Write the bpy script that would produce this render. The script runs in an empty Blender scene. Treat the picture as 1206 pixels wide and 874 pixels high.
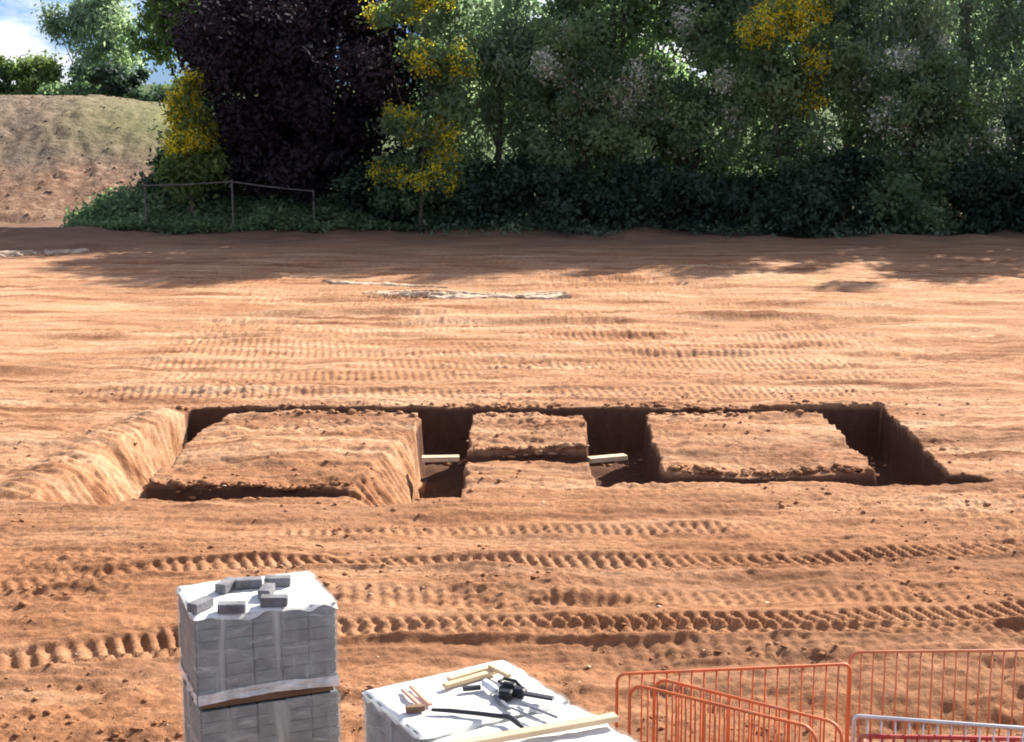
import bpy, bmesh, math, random
import numpy as np
from mathutils import Vector, Matrix
R = math.radians
scene = bpy.context.scene
COL = scene.collection
random.seed(7)
rng = np.random.default_rng(11)

# ------------------------------------------------------------------ camera
CAM_H = 6.0
cam = bpy.data.cameras.new("camera"); camo = bpy.data.objects.new("camera", cam); COL.objects.link(camo)
camo.location = (0, 0, CAM_H); camo.rotation_euler = (R(90 - 10.7), 0, 0)
cam.sensor_width = 36; cam.lens = 53.73; cam.clip_end = 6000; cam.clip_start = 0.1
scene.camera = camo
# ------------------------------------------------------------------ light
SUN_EL, SUN_AZ = 35.5, 45.0          # azimuth measured clockwise from +Y (far) towards +X (right)
sun = bpy.data.lights.new("sun", 'SUN'); suno = bpy.data.objects.new("sun", sun); COL.objects.link(suno)
sun.energy = 5.0; sun.angle = R(0.55); sun.color = (1.0, 0.93, 0.84)
sd = Vector((math.sin(R(SUN_AZ)) * math.cos(R(SUN_EL)), math.cos(R(SUN_AZ)) * math.cos(R(SUN_EL)), math.sin(R(SUN_EL))))
suno.rotation_euler = sd.to_track_quat('Z', 'Y').to_euler(); suno.location = (30, 40, 60)
scene.view_settings.view_transform = 'Standard'; scene.view_settings.look = 'None'
scene.view_settings.exposure = 1.35; scene.view_settings.gamma = 1; scene.view_settings.use_curve_mapping = False
scene.cycles.max_bounces = 8; scene.cycles.diffuse_bounces = 5; scene.cycles.transmission_bounces = 6; scene.cycles.transparent_max_bounces = 8
scene.cycles.filter_width = 1.9
W = bpy.data.worlds.new("World"); scene.world = W; W.use_nodes = True
nt = W.node_tree; nt.nodes.clear()
def nd(t, ty, **kw):
    n = t.nodes.new(ty)
    for k, v in kw.items(): setattr(n, k, v)
    return n
out = nd(nt, 'ShaderNodeOutputWorld'); bg = nd(nt, 'ShaderNodeBackground'); sky = nd(nt, 'ShaderNodeTexSky')
sky.sky_type = 'NISHITA'; sky.sun_disc = False; sky.sun_elevation = R(SUN_EL); sky.sun_rotation = R(SUN_AZ)
sky.air_density = 1.0; sky.dust_density = 0.1; sky.ozone_density = 3.0
tc = nd(nt, 'ShaderNodeTexCoord'); mp = nd(nt, 'ShaderNodeMapping'); mp.inputs['Scale'].default_value = (1.0, 1.0, 2.2)
mp.inputs['Location'].default_value = (0.47, 0.0, 0.1)
nz = nd(nt, 'ShaderNodeTexNoise'); nz.inputs['Scale'].default_value = 9.0; nz.inputs['Detail'].default_value = 7; nz.inputs['Roughness'].default_value = 0.55
cr = nd(nt, 'ShaderNodeValToRGB'); cr.color_ramp.elements[0].position = 0.46; cr.color_ramp.elements[1].position = 0.60
mx = nd(nt, 'ShaderNodeMixRGB'); mx.inputs['Color2'].default_value = (11.0, 11.1, 11.2, 1)
L = nt.links.new
L(tc.outputs['Generated'], mp.inputs['Vector']); L(mp.outputs[0], nz.inputs['Vector']); L(nz.outputs['Fac'], cr.inputs[0])
L(cr.outputs[0], mx.inputs['Fac']); tn = nd(nt, 'ShaderNodeMixRGB', blend_type='MULTIPLY'); tn.inputs[0].default_value = 1; tn.inputs['Color2'].default_value = (0.34, 0.57, 1.20, 1)
L(sky.outputs[0], tn.inputs['Color1']); L(tn.outputs[0], mx.inputs['Color1']); L(mx.outputs[0], bg.inputs[0]); L(bg.outputs[0], out.inputs[0])
bg.inputs[1].default_value = 0.05

# ------------------------------------------------------------------ helpers
def tag(o, label=None, cat=None, group=None, kind=None):
    if label: o['label'] = label
    if cat: o['category'] = cat
    if group: o['group'] = group
    if kind: o['kind'] = kind
    return o
def empty(name, loc, rz=0, **kw):
    o = bpy.data.objects.new(name, None); o.empty_display_size = 0.2; COL.objects.link(o)
    o.location = loc; o.rotation_euler = (0, 0, rz); return tag(o, **kw)
def link(name, me, mat=None, parent=None, loc=None, rot=None):
    if mat is not None and not me.materials: me.materials.append(mat)
    o = bpy.data.objects.new(name, me); COL.objects.link(o)
    if parent is not None: o.parent = parent
    if loc is not None: o.location = loc
    if rot is not None: o.rotation_euler = rot
    return o
def np_mesh(name, V, F, smooth=False):
    """V (n,3), F (m,k) arrays"""
    V = np.asarray(V, np.float32); F = np.asarray(F, np.int32); k = F.shape[1]
    me = bpy.data.meshes.new(name)
    me.vertices.add(len(V)); me.vertices.foreach_set('co', V.ravel())
    me.loops.add(F.size); me.loops.foreach_set('vertex_index', F.ravel())
    me.polygons.add(len(F)); me.polygons.foreach_set('loop_start', np.arange(0, F.size, k, dtype=np.int32))
    if smooth: me.polygons.foreach_set('use_smooth', np.ones(len(F), bool))
    me.update(calc_edges=True); return me
def bm_mesh(name, bm, smooth=False):
    me = bpy.data.meshes.new(name); bm.normal_update(); bm.to_mesh(me); bm.free()
    if smooth: me.polygons.foreach_set('use_smooth', [True] * len(me.polygons))
    return me
def add_box(bm, c, s, rz=0, bevel=0, M=None):
    r = bmesh.ops.create_cube(bm, size=1.0); vs = r['verts']
    m = Matrix.Translation(c) @ Matrix.Rotation(rz, 4, 'Z') @ Matrix.Diagonal((s[0], s[1], s[2], 1))
    if M is not None: m = M @ m
    bmesh.ops.transform(bm, matrix=m, verts=vs)
    if bevel:
        es = list({e for v in vs for e in v.link_edges})
        bmesh.ops.bevel(bm, geom=es, offset=bevel, segments=1, affect='EDGES', profile=0.5)
def add_tube(bm, pts, rad, seg=8, cap=True):
    pts = [Vector(p) for p in pts]; n = len(pts)
    rads = rad if isinstance(rad, (list, tuple)) else [rad] * n
    rings = []; up = None
    for i, p in enumerate(pts):
        d = (pts[min(i + 1, n - 1)] - pts[max(i - 1, 0)]).normalized()
        if up is None:
            up = Vector((0, 0, 1)) if abs(d.z) < 0.9 else Vector((1, 0, 0))
        a = d.cross(up)
        if a.length < 1e-4: a = d.orthogonal()
        a.normalize(); b = a.cross(d).normalized(); up = b
        rings.append([bm.verts.new(p + (a * math.cos(2 * math.pi * k / seg) + b * math.sin(2 * math.pi * k / seg)) * rads[i]) for k in range(seg)])
    for i in range(n - 1):
        for k in range(seg):
            bm.faces.new((rings[i][k], rings[i][(k + 1) % seg], rings[i + 1][(k + 1) % seg], rings[i + 1][k]))
    if cap:
        bm.faces.new(rings[0][::-1]); bm.faces.new(rings[-1])
def sstep(a, b, x):
    t = np.clip((x - a) / (b - a), 0, 1); return t * t * (3 - 2 * t)
def vnoise(x, y, seed=0):
    xi = np.floor(x).astype(np.int64); yi = np.floor(y).astype(np.int64)
    fx = x - xi; fy = y - yi; fx = fx * fx * (3 - 2 * fx); fy = fy * fy * (3 - 2 * fy)
    def h(a, b):
        n = (a * 374761393 + b * 668265263 + seed * 974711) & 0x7fffffff
        n = ((n ^ (n >> 13)) * 1274126177) & 0x7fffffff
        n = n ^ (n >> 16)
        return (n & 0xffff) / 32767.5 - 1.0
    return ((h(xi, yi) * (1 - fx) + h(xi + 1, yi) * fx) * (1 - fy) + (h(xi, yi + 1) * (1 - fx) + h(xi + 1, yi + 1) * fx) * fy)
def fbm(x, y, seed=0, oct=4, gain=0.5):
    s = 0; a = 1
    for i in range(oct):
        s = s + a * vnoise(x * 2 ** i + i * 17.3, y * 2 ** i - i * 9.1, seed + i * 31); a *= gain
    return s

def img(u, v, z):                # survey helper: where a sighted point of the photograph meets level z
    f = 1800.; p = R(10.7); a = (u - 603) / f; b = -(v - 437) / f
    dy = math.cos(p) + b * math.sin(p); dz = -math.sin(p) + b * math.cos(p); t = (z - CAM_H) / dz
    return (a * t, dy * t)

# ------------------------------------------------------------------ materials
def mat(name, color, rough=0.8, noise=None, var=0.25, bump=0, bump_scale=40, spec=0.3, metal=0):
    m = bpy.data.materials.new(name); m.use_nodes = True; t = m.node_tree; p = t.nodes['Principled BSDF']
    p.inputs['Roughness'].default_value = rough; p.inputs['Specular IOR Level'].default_value = spec; p.inputs['Metallic'].default_value = metal
    p.inputs['Base Color'].default_value = (*color, 1)
    tcn = nd(t, 'ShaderNodeTexCoord')
    if noise:
        mpn = nd(t, 'ShaderNodeMapping'); mpn.inputs['Scale'].default_value = noise if isinstance(noise, tuple) else (noise,) * 3
        n = nd(t, 'ShaderNodeTexNoise'); n.inputs['Scale'].default_value = 1; n.inputs['Detail'].default_value = 5
        oi = nd(t, 'ShaderNodeObjectInfo'); ad = nd(t, 'ShaderNodeVectorMath', operation='ADD')
        mul = nd(t, 'ShaderNodeMath', operation='MULTIPLY'); mul.inputs[1].default_value = 37.0
        t.links.new(oi.outputs['Random'], mul.inputs[0])
        t.links.new(tcn.outputs['Object'], mpn.inputs[0]); t.links.new(mpn.outputs[0], ad.inputs[0]); t.links.new(mul.outputs[0], ad.inputs[1])
        t.links.new(ad.outputs[0], n.inputs['Vector'])
        c = nd(t, 'ShaderNodeValToRGB'); e = c.color_ramp.elements
        e[0].position = 0.3; e[1].position = 0.7
        e[0].color = (*[x * (1 - var) for x in color], 1); e[1].color = (*[min(1, x * (1 + var)) for x in color], 1)
        t.links.new(n.outputs['Fac'], c.inputs[0]); t.links.new(c.outputs[0], p.inputs['Base Color'])
    if bump:
        n2 = nd(t, 'ShaderNodeTexNoise'); n2.inputs['Scale'].default_value = bump_scale; n2.inputs['Detail'].default_value = 4
        b = nd(t, 'ShaderNodeBump'); b.inputs['Strength'].default_value = bump; b.inputs['Distance'].default_value = 0.02
        t.links.new(tcn.outputs['Object'], n2.inputs['Vector']); t.links.new(n2.outputs['Fac'], b.inputs['Height']); t.links.new(b.outputs[0], p.inputs['Normal'])
    return m
def ramp(t, fac, stops):
    c = nd(t, 'ShaderNodeValToRGB'); e = c.color_ramp.elements
    while len(e) < len(stops): e.new(0.5)
    for i, (p, col) in enumerate(stops): e[i].position = p; e[i].color = (*col, 1)
    t.links.new(fac, c.inputs[0]); return c.outputs[0]
def noise_node(t, coord, scale, detail=5, rough=0.55, dist=0):
    mpn = nd(t, 'ShaderNodeMapping'); mpn.inputs['Scale'].default_value = scale if isinstance(scale, tuple) else (scale,) * 3
    n = nd(t, 'ShaderNodeTexNoise'); n.inputs['Scale'].default_value = 1; n.inputs['Detail'].default_value = detail; n.inputs['Roughness'].default_value = rough
    n.inputs['Distortion'].default_value = dist
    t.links.new(coord, mpn.inputs[0]); t.links.new(mpn.outputs[0], n.inputs['Vector']); return n.outputs['Fac']
def mixc(t, fac, a, b, mode='MIX'):
    m = nd(t, 'ShaderNodeMixRGB', blend_type=mode)
    for s, v in ((0, fac), (1, a), (2, b)):
        if isinstance(v, (int, float)): m.inputs[s].default_value = v
        elif isinstance(v, tuple): m.inputs[s].default_value = (*v, 1)
        else: t.links.new(v, m.inputs[s])
    return m.outputs[0]
def soil_material():
    m = bpy.data.materials.new("red_clay_soil"); m.use_nodes = True; t = m.node_tree; p = t.nodes['Principled BSDF']
    p.inputs['Roughness'].default_value = 0.95; p.inputs['Specular IOR Level'].default_value = 0.1
    co = nd(t, 'ShaderNodeTexCoord').outputs['Object']
    streak = noise_node(t, co, (0.22, 1.9, 1.0), 6, 0.6, 0.4)
    patch = noise_node(t, co, (0.16, 0.30, 0.3), 4, 0.55)
    fine = noise_node(t, co, 11.0, 5, 0.65)
    grain = noise_node(t, co, 46.0, 3, 0.6)
    a = ramp(t, streak, [(0.33, (0.21, 0.092, 0.042)), (0.43, (0.37, 0.188, 0.096)), (0.53, (0.455, 0.256, 0.138)), (0.65, (0.54, 0.345, 0.205))])
    # moist, redder clay in the worked strip nearest the camera
    sx = nd(t, 'ShaderNodeSeparateXYZ'); t.links.new(co, sx.inputs[0])
    mr = nd(t, 'ShaderNodeMapRange'); mr.inputs['From Min'].default_value = 19.0; mr.inputs['From Max'].default_value = 26.0
    mr.inputs['To Min'].default_value = 0.26; mr.inputs['To Max'].default_value = -0.02
    t.links.new(sx.outputs['Y'], mr.inputs[0])
    sm = nd(t, 'ShaderNodeMath', operation='ADD'); t.links.new(patch, sm.inputs[0]); t.links.new(mr.outputs[0], sm.inputs[1])
    w = ramp(t, sm.outputs[0], [(0.50, (0, 0, 0)), (0.80, (1, 1, 1))])
    b = mixc(t, w, a, mixc(t, streak, (0.20, 0.090, 0.042), (0.44, 0.215, 0.103)))
    c = mixc(t, 1.0, b, ramp(t, fine, [(0.32, (0.70, 0.66, 0.63)), (0.65, (1.12, 1.13, 1.15))]), 'MULTIPLY')
    c = mixc(t, 1.0, c, ramp(t, grain, [(0.35, (0.74, 0.72, 0.71)), (0.65, (1.18, 1.19, 1.2))]), 'MULTIPLY')
    da = nd(t, 'ShaderNodeAttribute', attribute_name='damp'); dmm = nd(t, 'ShaderNodeMath', operation='MULTIPLY'); t.links.new(da.outputs['Fac'], dmm.inputs[0])
    t.links.new(ramp(t, noise_node(t, co, (1.2, 3.0, 1.0), 5, .6), [(0.32, (.35, .35, .35)), (0.62, (1, 1, 1))]), dmm.inputs[1])
    c = mixc(t, dmm.outputs[0], c, mixc(t, fine, (0.135, 0.062, 0.032), (0.25, 0.124, 0.066)))
    # walls of the digging: shade painted into the clay colour below the surface level
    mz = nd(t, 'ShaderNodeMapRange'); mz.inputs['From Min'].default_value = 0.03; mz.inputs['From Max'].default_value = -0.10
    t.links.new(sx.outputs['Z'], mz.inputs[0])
    dg = nd(t, 'ShaderNodeAttribute', attribute_name='trench_shade'); dm = nd(t, 'ShaderNodeMath', operation='MULTIPLY')
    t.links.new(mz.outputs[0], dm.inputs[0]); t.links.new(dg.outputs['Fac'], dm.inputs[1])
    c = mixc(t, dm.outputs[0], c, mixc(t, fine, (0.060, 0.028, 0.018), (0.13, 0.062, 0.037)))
    # leaf litter under the trees, tree shade painted in front, rough grass far behind
    my = nd(t, 'ShaderNodeMapRange'); my.inputs['From Min'].default_value = 49.5; my.inputs['From Max'].default_value = 61.0
    t.links.new(sx.outputs['Y'], my.inputs[0])
    pl = nd(t, 'ShaderNodeMath', operation='MULTIPLY'); t.links.new(my.outputs[0], pl.inputs[0]); pl.inputs[1].default_value = 0.85
    c = mixc(t, pl.outputs[0], c, mixc(t, fine, (0.10, 0.062, 0.045), (0.17, 0.11, 0.08)))
    mg = nd(t, 'ShaderNodeMapRange'); mg.inputs['From Min'].default_value = 66.0; mg.inputs['From Max'].default_value = 74.0
    t.links.new(sx.outputs['Y'], mg.inputs[0])
    c = mixc(t, mg.outputs[0], c, mixc(t, fine, (0.05, 0.075, 0.025), (0.10, 0.13, 0.05)))
    t.links.new(c, p.inputs['Base Color'])
    bn = nd(t, 'ShaderNodeBump'); bn.inputs['Strength'].default_value = 0.75; bn.inputs['Distance'].default_value = 0.035
    t.links.new(noise_node(t, co, 17.0, 6, 0.7), bn.inputs['Height']); t.links.new(bn.outputs[0], p.inputs['Normal'])
    return m
def heap_material():
    m = bpy.data.materials.new("spoil_heap_soil"); m.use_nodes = True; t = m.node_tree; p = t.nodes['Principled BSDF']
    p.inputs['Roughness'].default_value = 0.95; p.inputs['Specular IOR Level'].default_value = 0.1
    co = nd(t, 'ShaderNodeTexCoord').outputs['Object']
    big = noise_node(t, co, 0.35, 6, 0.6); fine = noise_node(t, co, 2.6, 6, 0.7)
    base = ramp(t, fine, [(0.32, (0.10, 0.076, 0.052)), (0.5, (0.195, 0.145, 0.100)), (0.68, (0.29, 0.22, 0.16))])
    red = ramp(t, fine, [(0.32, (0.15, 0.080, 0.052)), (0.5, (0.27, 0.16, 0.10)), (0.68, (0.42, 0.29, 0.19))])
    sx = nd(t, 'ShaderNodeSeparateXYZ'); t.links.new(co, sx.inputs[0])
    mz = nd(t, 'ShaderNodeMapRange'); mz.inputs['From Min'].default_value = 3.6; mz.inputs['From Max'].default_value = 1.2
    mz.inputs['To Min'].default_value = -0.2; mz.inputs['To Max'].default_value = 0.28
    t.links.new(sx.outputs['Z'], mz.inputs[0])
    ad = nd(t, 'ShaderNodeMath', operation='ADD'); t.links.new(mz.outputs[0], ad.inputs[0]); t.links.new(big, ad.inputs[1])
    c = mixc(t, ramp(t, ad.outputs[0], [(0.5, (0, 0, 0)), (0.75, (1, 1, 1))]), base, red)
    mgx = nd(t, 'ShaderNodeMapRange'); mgx.inputs['From Min'].default_value = -23.5; mgx.inputs['From Max'].default_value = -16.5
    t.links.new(sx.outputs['X'], mgx.inputs[0])
    mgz = nd(t, 'ShaderNodeMapRange'); mgz.inputs['From Min'].default_value = 2.2; mgz.inputs['From Max'].default_value = 3.8
    t.links.new(sx.outputs['Z'], mgz.inputs[0])
    gm = nd(t, 'ShaderNodeMath', operation='MULTIPLY'); t.links.new(mgx.outputs[0], gm.inputs[0]); t.links.new(mgz.outputs[0], gm.inputs[1])
    gm2 = nd(t, 'ShaderNodeMath', operation='MULTIPLY'); t.links.new(gm.outputs[0], gm2.inputs[0]); gm2.inputs[1].default_value = 0.75
    c = mixc(t, gm2.outputs[0], c, mixc(t, fine, (0.10, 0.135, 0.045), (0.21, 0.235, 0.085)))
    t.links.new(c, p.inputs['Base Color'])
    bn = nd(t, 'ShaderNodeBump'); bn.inputs['Strength'].default_value = 0.8; bn.inputs['Distance'].default_value = 0.15
    t.links.new(noise_node(t, co, 3.5, 6, 0.7), bn.inputs['Height']); t.links.new(bn.outputs[0], p.inputs['Normal'])
    return m
def leaf_material(name, c0, c1, trans=0.35, rough=0.6):
    m = bpy.data.materials.new(name); m.use_nodes = True; t = m.node_tree; t.nodes.clear()
    o = nd(t, 'ShaderNodeOutputMaterial'); d = nd(t, 'ShaderNodeBsdfPrincipled'); tr = nd(t, 'ShaderNodeBsdfTranslucent'); mix = nd(t, 'ShaderNodeMixShader')
    at = nd(t, 'ShaderNodeAttribute', attribute_name='tint')
    col = mixc(t, at.outputs['Fac'], c0, c1)
    d.inputs['Roughness'].default_value = rough; d.inputs['Specular IOR Level'].default_value = 0.25
    mix.inputs[0].default_value = trans
    t.links.new(col, d.inputs['Base Color'])
    t.links.new(mixc(t, 1.0, col, (1.5, 1.65, 1.2), 'MULTIPLY'), tr.inputs['Color'])
    t.links.new(d.outputs[0], mix.inputs[1]); t.links.new(tr.outputs[0], mix.inputs[2]); t.links.new(mix.outputs[0], o.inputs[0])
    return m
SOIL = soil_material(); HEAP = heap_material()
BARK = mat("bark", (0.09, 0.07, 0.055), 0.9, (3, 3, 1.0), 0.4, 0.5, 20)
BARK_PALE = mat("pale_bark", (0.16, 0.14, 0.115), 0.9, (3, 3, 1.0), 0.4, 0.5, 20)
G_DARK = leaf_material("dark_green_leaves", (0.060, 0.112, 0.076), (0.235, 0.310, 0.205), 0.6)
G_MID = leaf_material("mid_green_leaves", (0.066, 0.122, 0.068), (0.255, 0.335, 0.180), 0.62)
G_GREY = leaf_material("grey_green_leaves", (0.110, 0.155, 0.120), (0.340, 0.410, 0.300), 0.66)
G_LIGHT = leaf_material("light_green_leaves", (0.080, 0.130, 0.040), (0.220, 0.275, 0.095), 0.55)
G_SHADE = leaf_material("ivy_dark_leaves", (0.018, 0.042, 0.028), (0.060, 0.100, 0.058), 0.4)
PURPLE = leaf_material("copper_beech_leaves", (0.008, 0.007, 0.013), (0.032, 0.021, 0.026), 0.06, 0.85)
YELLOW = leaf_material("yellow_blossom", (0.56, 0.36, 0.010), (0.84, 0.80, 0.08), 0.6)
WHITE_B = leaf_material("white_blossom", (0.45, 0.44, 0.40), (0.78, 0.77, 0.74), 0.4)

# ------------------------------------------------------------------ ground sheet
def grow(a, first, b, rate):
    o = [a]; s = first
    while o[-1] < b: o.append(o[-1] + s); s *= rate
    return o[1:]
xs_r = list(np.arange(0, 7.4, 0.0275)) + grow(7.4, 0.03, 26, 1.03) + grow(26.5, 0.5, 2500, 1.22)
xs = np.array(sorted([-x for x in xs_r[1:]] + xs_r))
ys = np.array([-300, -60, -10, 0, 5, 8, 10, 11, 12, 12.6] + list(np.arange(13.0, 15.2, 0.032)) + list(np.arange(15.2, 19.8, 0.024)) + list(np.arange(19.8, 30.0, 0.034)) + grow(30.0, 0.037, 64, 1.0115) + grow(64.5, 0.35, 4000, 1.16))
X, Y = np.meshgrid(xs, ys)
def lerp_pts(v, pts):
    return np.interp(v, [p[0] for p in pts], [p[1] for p in pts])
EDGE = 0.05 * fbm(X * 1.7, Y * 1.7, 5, 3, 0.45)
DEPTH = 0.95
def inside(d):                    # d < 0 inside the digging -> 1
    return 1 - sstep(-0.035, 0.035, d + EDGE)
def quad(xl, xr, y0, y1):         # xl, xr given as polylines over y
    return np.maximum(np.maximum(lerp_pts(Y, xl) - X, X - lerp_pts(Y, xr)), np.maximum(lerp_pts(X, y0) - Y, Y - lerp_pts(X, y1)))
trench = np.zeros_like(X)
REAR0 = [(-6.2, 27.62), (7.1, 27.62)]; REAR1 = [(-6.2, 28.22), (0, 28.18), (7.1, 28.22)]
def carve(d): 
    global trench
    trench = np.maximum(trench, inside(d))
carve(quad([(21, -6.15), (28.3, -6.06)], [(21, -5.62), (25.6, -5.5), (27.6, -5.25)], [(-7, 21.6), (-5, 21.6)], [(-7, 28.2), (-5, 28.2)]))    # left side
carve(quad([(20, -6.05), (30, -6.05)], [(20, 6.95), (30, 6.95)], REAR0, REAR1))                                                            # rear
carve(quad([(20, -5.75), (30, -5.75)], [(20, -2.35), (30, -2.3)], [(-6, 21.58), (-4, 21.70), (-2.3, 21.95)], [(-6, 22.50), (-4, 22.44), (-3, 22.36), (-2.3, 22.14)]))  # front left
carve(quad([(21, -1.42), (24, -1.60), (28, -1.68)], [(21, -0.73), (28, -0.74)], [(-2, 21.66), (0, 21.66)], [(-2, 28.0), (0, 28.0)]))        # left middle
carve(quad([(20, -0.9), (30, -0.9)], [(20, 1.4), (30, 1.4)], [(-0.9, 23.95), (0.4, 23.84), (1.4, 23.92)], [(-0.9, 24.55), (0.3, 24.66), (1.4, 24.5)]))  # step between the houses
carve(quad([(21, 1.33), (28, 1.29)], [(21, 2.30), (25, 2.38), (28, 2.42)], [(1, 22.42), (3, 22.42)], [(1, 28.0), (3, 28.0)]))               # right middle
carve(quad([(20, 2.2), (30, 2.2)], [(20, 7.35), (30, 7.2)], [(2, 22.38), (5, 22.44), (7.6, 22.62)], [(2, 23.12), (4, 23.08), (5.7, 23.08), (7.0, 23.1), (7.5, 22.98)]))  # front right
carve(quad([(22, 5.70), (28, 5.80)], [(22, 6.72), (25, 6.85), (28, 6.98)], [(5, 22.6), (8, 22.7)], [(5, 28.1), (8, 28.1)]))                 # right side
crumb = 0.10 * np.clip(fbm(X * 5, Y * 5, 41, 3, 0.6), -0.3, 1)
Z = np.zeros_like(X)
near = 1 - sstep(48, 62, Y)
Z += 0.045 * fbm(X * 0.35, Y * 0.5, 1, 3) * near
Z += 0.045 * fbm(X * 0.30, Y * 2.3, 2, 4, 0.6) * near
Z += 0.020 * fbm(X * 1.6, Y * 2.0, 3, 4, 0.6) * near * (0.6 + 0.8 * sstep(-0.2, 0.5, vnoise(X * 0.4, Y * 0.6, 77)))
Z += (0.014 * fbm(X * 7, Y * 7, 4, 3, 0.75) + 0.010 * vnoise(X * 15, Y * 15, 79)) * near * (0.5 + sstep(0.0, 0.6, vnoise(X * 0.55, Y * 0.8, 78)))
# long scraped ridges of the levelled field beyond the diggings
for i, (yc, amp, ww, x0, x1) in enumerate([(43.2, 0.10, 0.35, -6, 2.2), (40.2, 0.11, 0.3, -9, -2), (38.3, 0.08, 0.25, -7, 6), (45.6, 0.09, 0.4, 3, 8), (36.6, 0.06, 0.3, -12, 9),
                                            (34.2, 0.06, 0.25, 2, 12), (32.2, 0.06, 0.2, -10, 2), (41.5, 0.10, 0.3, 6, 14), (39.3, 0.08, 0.3, 4, 11), (30.2, 0.05, 0.18, -9, 9), (47.5, 0.12, 0.5, -5, 4)]):
    yy = yc + 0.5 * vnoise(X * 0.18, X * 0 + i * 3.1, 60 + i) + 0.12 * vnoise(X * 0.9, X * 0 + i, 90 + i)
    mk = sstep(x0 - 1.5, x0 + 1, X) * (1 - sstep(x1 - 1, x1 + 1.5, X)) * (0.5 + 0.7 * sstep(-0.5, 0.4, vnoise(X * 0.8, Y * 0, 130 + i)))
    Z += mk * amp * (np.exp(-((Y - yy) / ww) ** 2) - 0.7 * np.exp(-((Y - yy + 1.1 * ww) / ww) ** 2))
# crawler marks: close cleat ridges
def crawler(path, width, pitch, amp, seed, x0=-99, x1=99):
    global Z
    yc = lerp_pts(X, path); d = Y - yc
    m = (1 - sstep(width * 0.42, width * 0.55, np.abs(d))) * sstep(-0.8, 0.0, vnoise(X * 0.5, Y * 0.8, seed)) * sstep(x0 - 1, x0 + 1, X) * (1 - sstep(x1 - 1, x1 + 1, X))
    ph = np.sin(2 * np.pi * (X + 0.12 * d) / pitch)
    Z += m * (amp * np.clip(ph * 1.6, -1, 1) - 0.02)
    e = np.exp(-((np.abs(d) - width * 0.55) / 0.07) ** 2)
    Z += amp * 0.9 * e * sstep(-0.5, 0.4, vnoise(X * 0.7, Y * 0.5, seed + 3)) * sstep(x0, x0 + 1, X) * (1 - sstep(x1 - 1, x1, X))
for i, (a, b, c) in enumerate([(29.7, 29.3, 29.9), (31.4, 31.0, 31.7), (32.6, 32.4, 33.0), (34.1, 33.8, 34.6), (35.4, 35.0, 35.6), (37.4, 36.4, 36.8)]):
    crawler([(-14, a), (0, b), (14, c)], 0.95, 0.17, 0.0085, 200 + i)
crawler([(-7, 19.9), (0, 20.15), (8, 20.3)], 0.5, 0.16, 0.018, 221, -4, 3.4)
crawler([(-7, 17.2), (0, 17.35), (8, 17.7)], 0.55, 0.17, 0.012, 222, -2.6, 8)
crawler([(-7, 15.2), (0, 15.6), (8, 15.7)], 0.5, 0.17, 0.007, 223, 0.4, 4)
# tyre tracks with bold lugs
def tyre(path, width, pitch, amp, seed, lean=1.0, hold=(-0.7, -0.1)):
    global Z
    yc = lerp_pts(X, path) + 0.08 * vnoise(X * 0.45, X * 0 + seed, seed); d = Y - yc
    wv = width * (1 + 0.15 * vnoise(X * 0.6, X * 0, seed + 5))
    m = (1 - sstep(0.42, 0.52, np.abs(d) / wv)) * sstep(hold[0], hold[1], vnoise(X * 0.42, Y * 0.1, seed + 1))
    ph = (X + 0.035 * vnoise(X * 2, Y * 2, seed + 9)) / pitch + lean * d / wv * 1.15 + np.where(d < -0.24 * wv, 0.5 - lean * 1.9 * (d / wv + .24), 0.0)
    lug = np.tanh(4.5 * (np.sin(2 * np.pi * ph) + 0.15)) + 0.25 * fbm(X * 9, Y * 9, seed + 21, 2)
    fade = 0.65 + 0.5 * sstep(-0.4, 0.6, vnoise(X * 0.8, Y * 0.5, seed + 2))
    Z *= 1 - 0.5 * m
    Z += m * (-0.045 + amp * lug * fade)
    for sg, hgt in ((-1, 0.055), (1, 0.02)):
        dd = d - sg * wv * 0.6 - 0.03 * vnoise(X * 3, X * 0, seed + 12)
        Z += hgt * np.exp(-(dd / 0.06) ** 2) * (0.35 + 0.65 * sstep(-0.6, 0.1, vnoise(X * 0.6, X * 0 + sg, seed + 7)))
tyre([(-8, 17.3), (-6.2, 17.75), (-4.33, 18.5), (0, 18.75), (4, 18.85), (6.8, 19.4), (9, 20)], 0.56, 0.17, 0.026, 300, 1.0, (-1.1, -0.6))
tyre([(-8, 14.4), (-5.4, 15.25), (-3.8, 15.95), (-1.9, 16.3), (1.9, 16.38), (5.9, 16.85), (9, 17.4)], 0.66, 0.18, 0.034, 301, 1.0, (-1.6, -1.2))
tyre([(-8, 13.0), (-5.0, 13.9), (-3.6, 14.9), (-2.6, 16.2)], 0.5, 0.18, 0.016, 302, 1.0)
# smooth rolled strip just this side of the big track, and the rut hollow beside it
Z -= 0.10 * np.exp(-((X - 0.85) / 0.55) ** 2 - ((Y - 17.05 - 0.05 * X) / 0.13) ** 2)
Z += 0.07 * np.exp(-((X - 0.85) / 0.8) ** 2 - ((Y - 17.35) / 0.2) ** 2)
Z -= 0.20 * sstep(2.9, 3.3, X) * np.exp(-((Y - 13.75 - 0.05 * (X - 3)) / 0.26) ** 2)
# disturbed mound by the barriers and rough ground in the front corner
Z += 0.13 * sstep(1.8, 3.5, X) * np.exp(-((Y - 14.6) / 0.5) ** 2) * (0.7 + 0.5 * fbm(X * 1.4, Y * 1.4, 350, 3))
Z += 0.032 * fbm(X * 2.6, Y * 2.6, 351, 4, 0.65) * (1 - sstep(14.6, 16.2, Y - 0.2 * X)) * sstep(12, 13, Y)
Z *= 0.35 + 0.65 * sstep(0, 1, (1 - near) + near)
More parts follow.
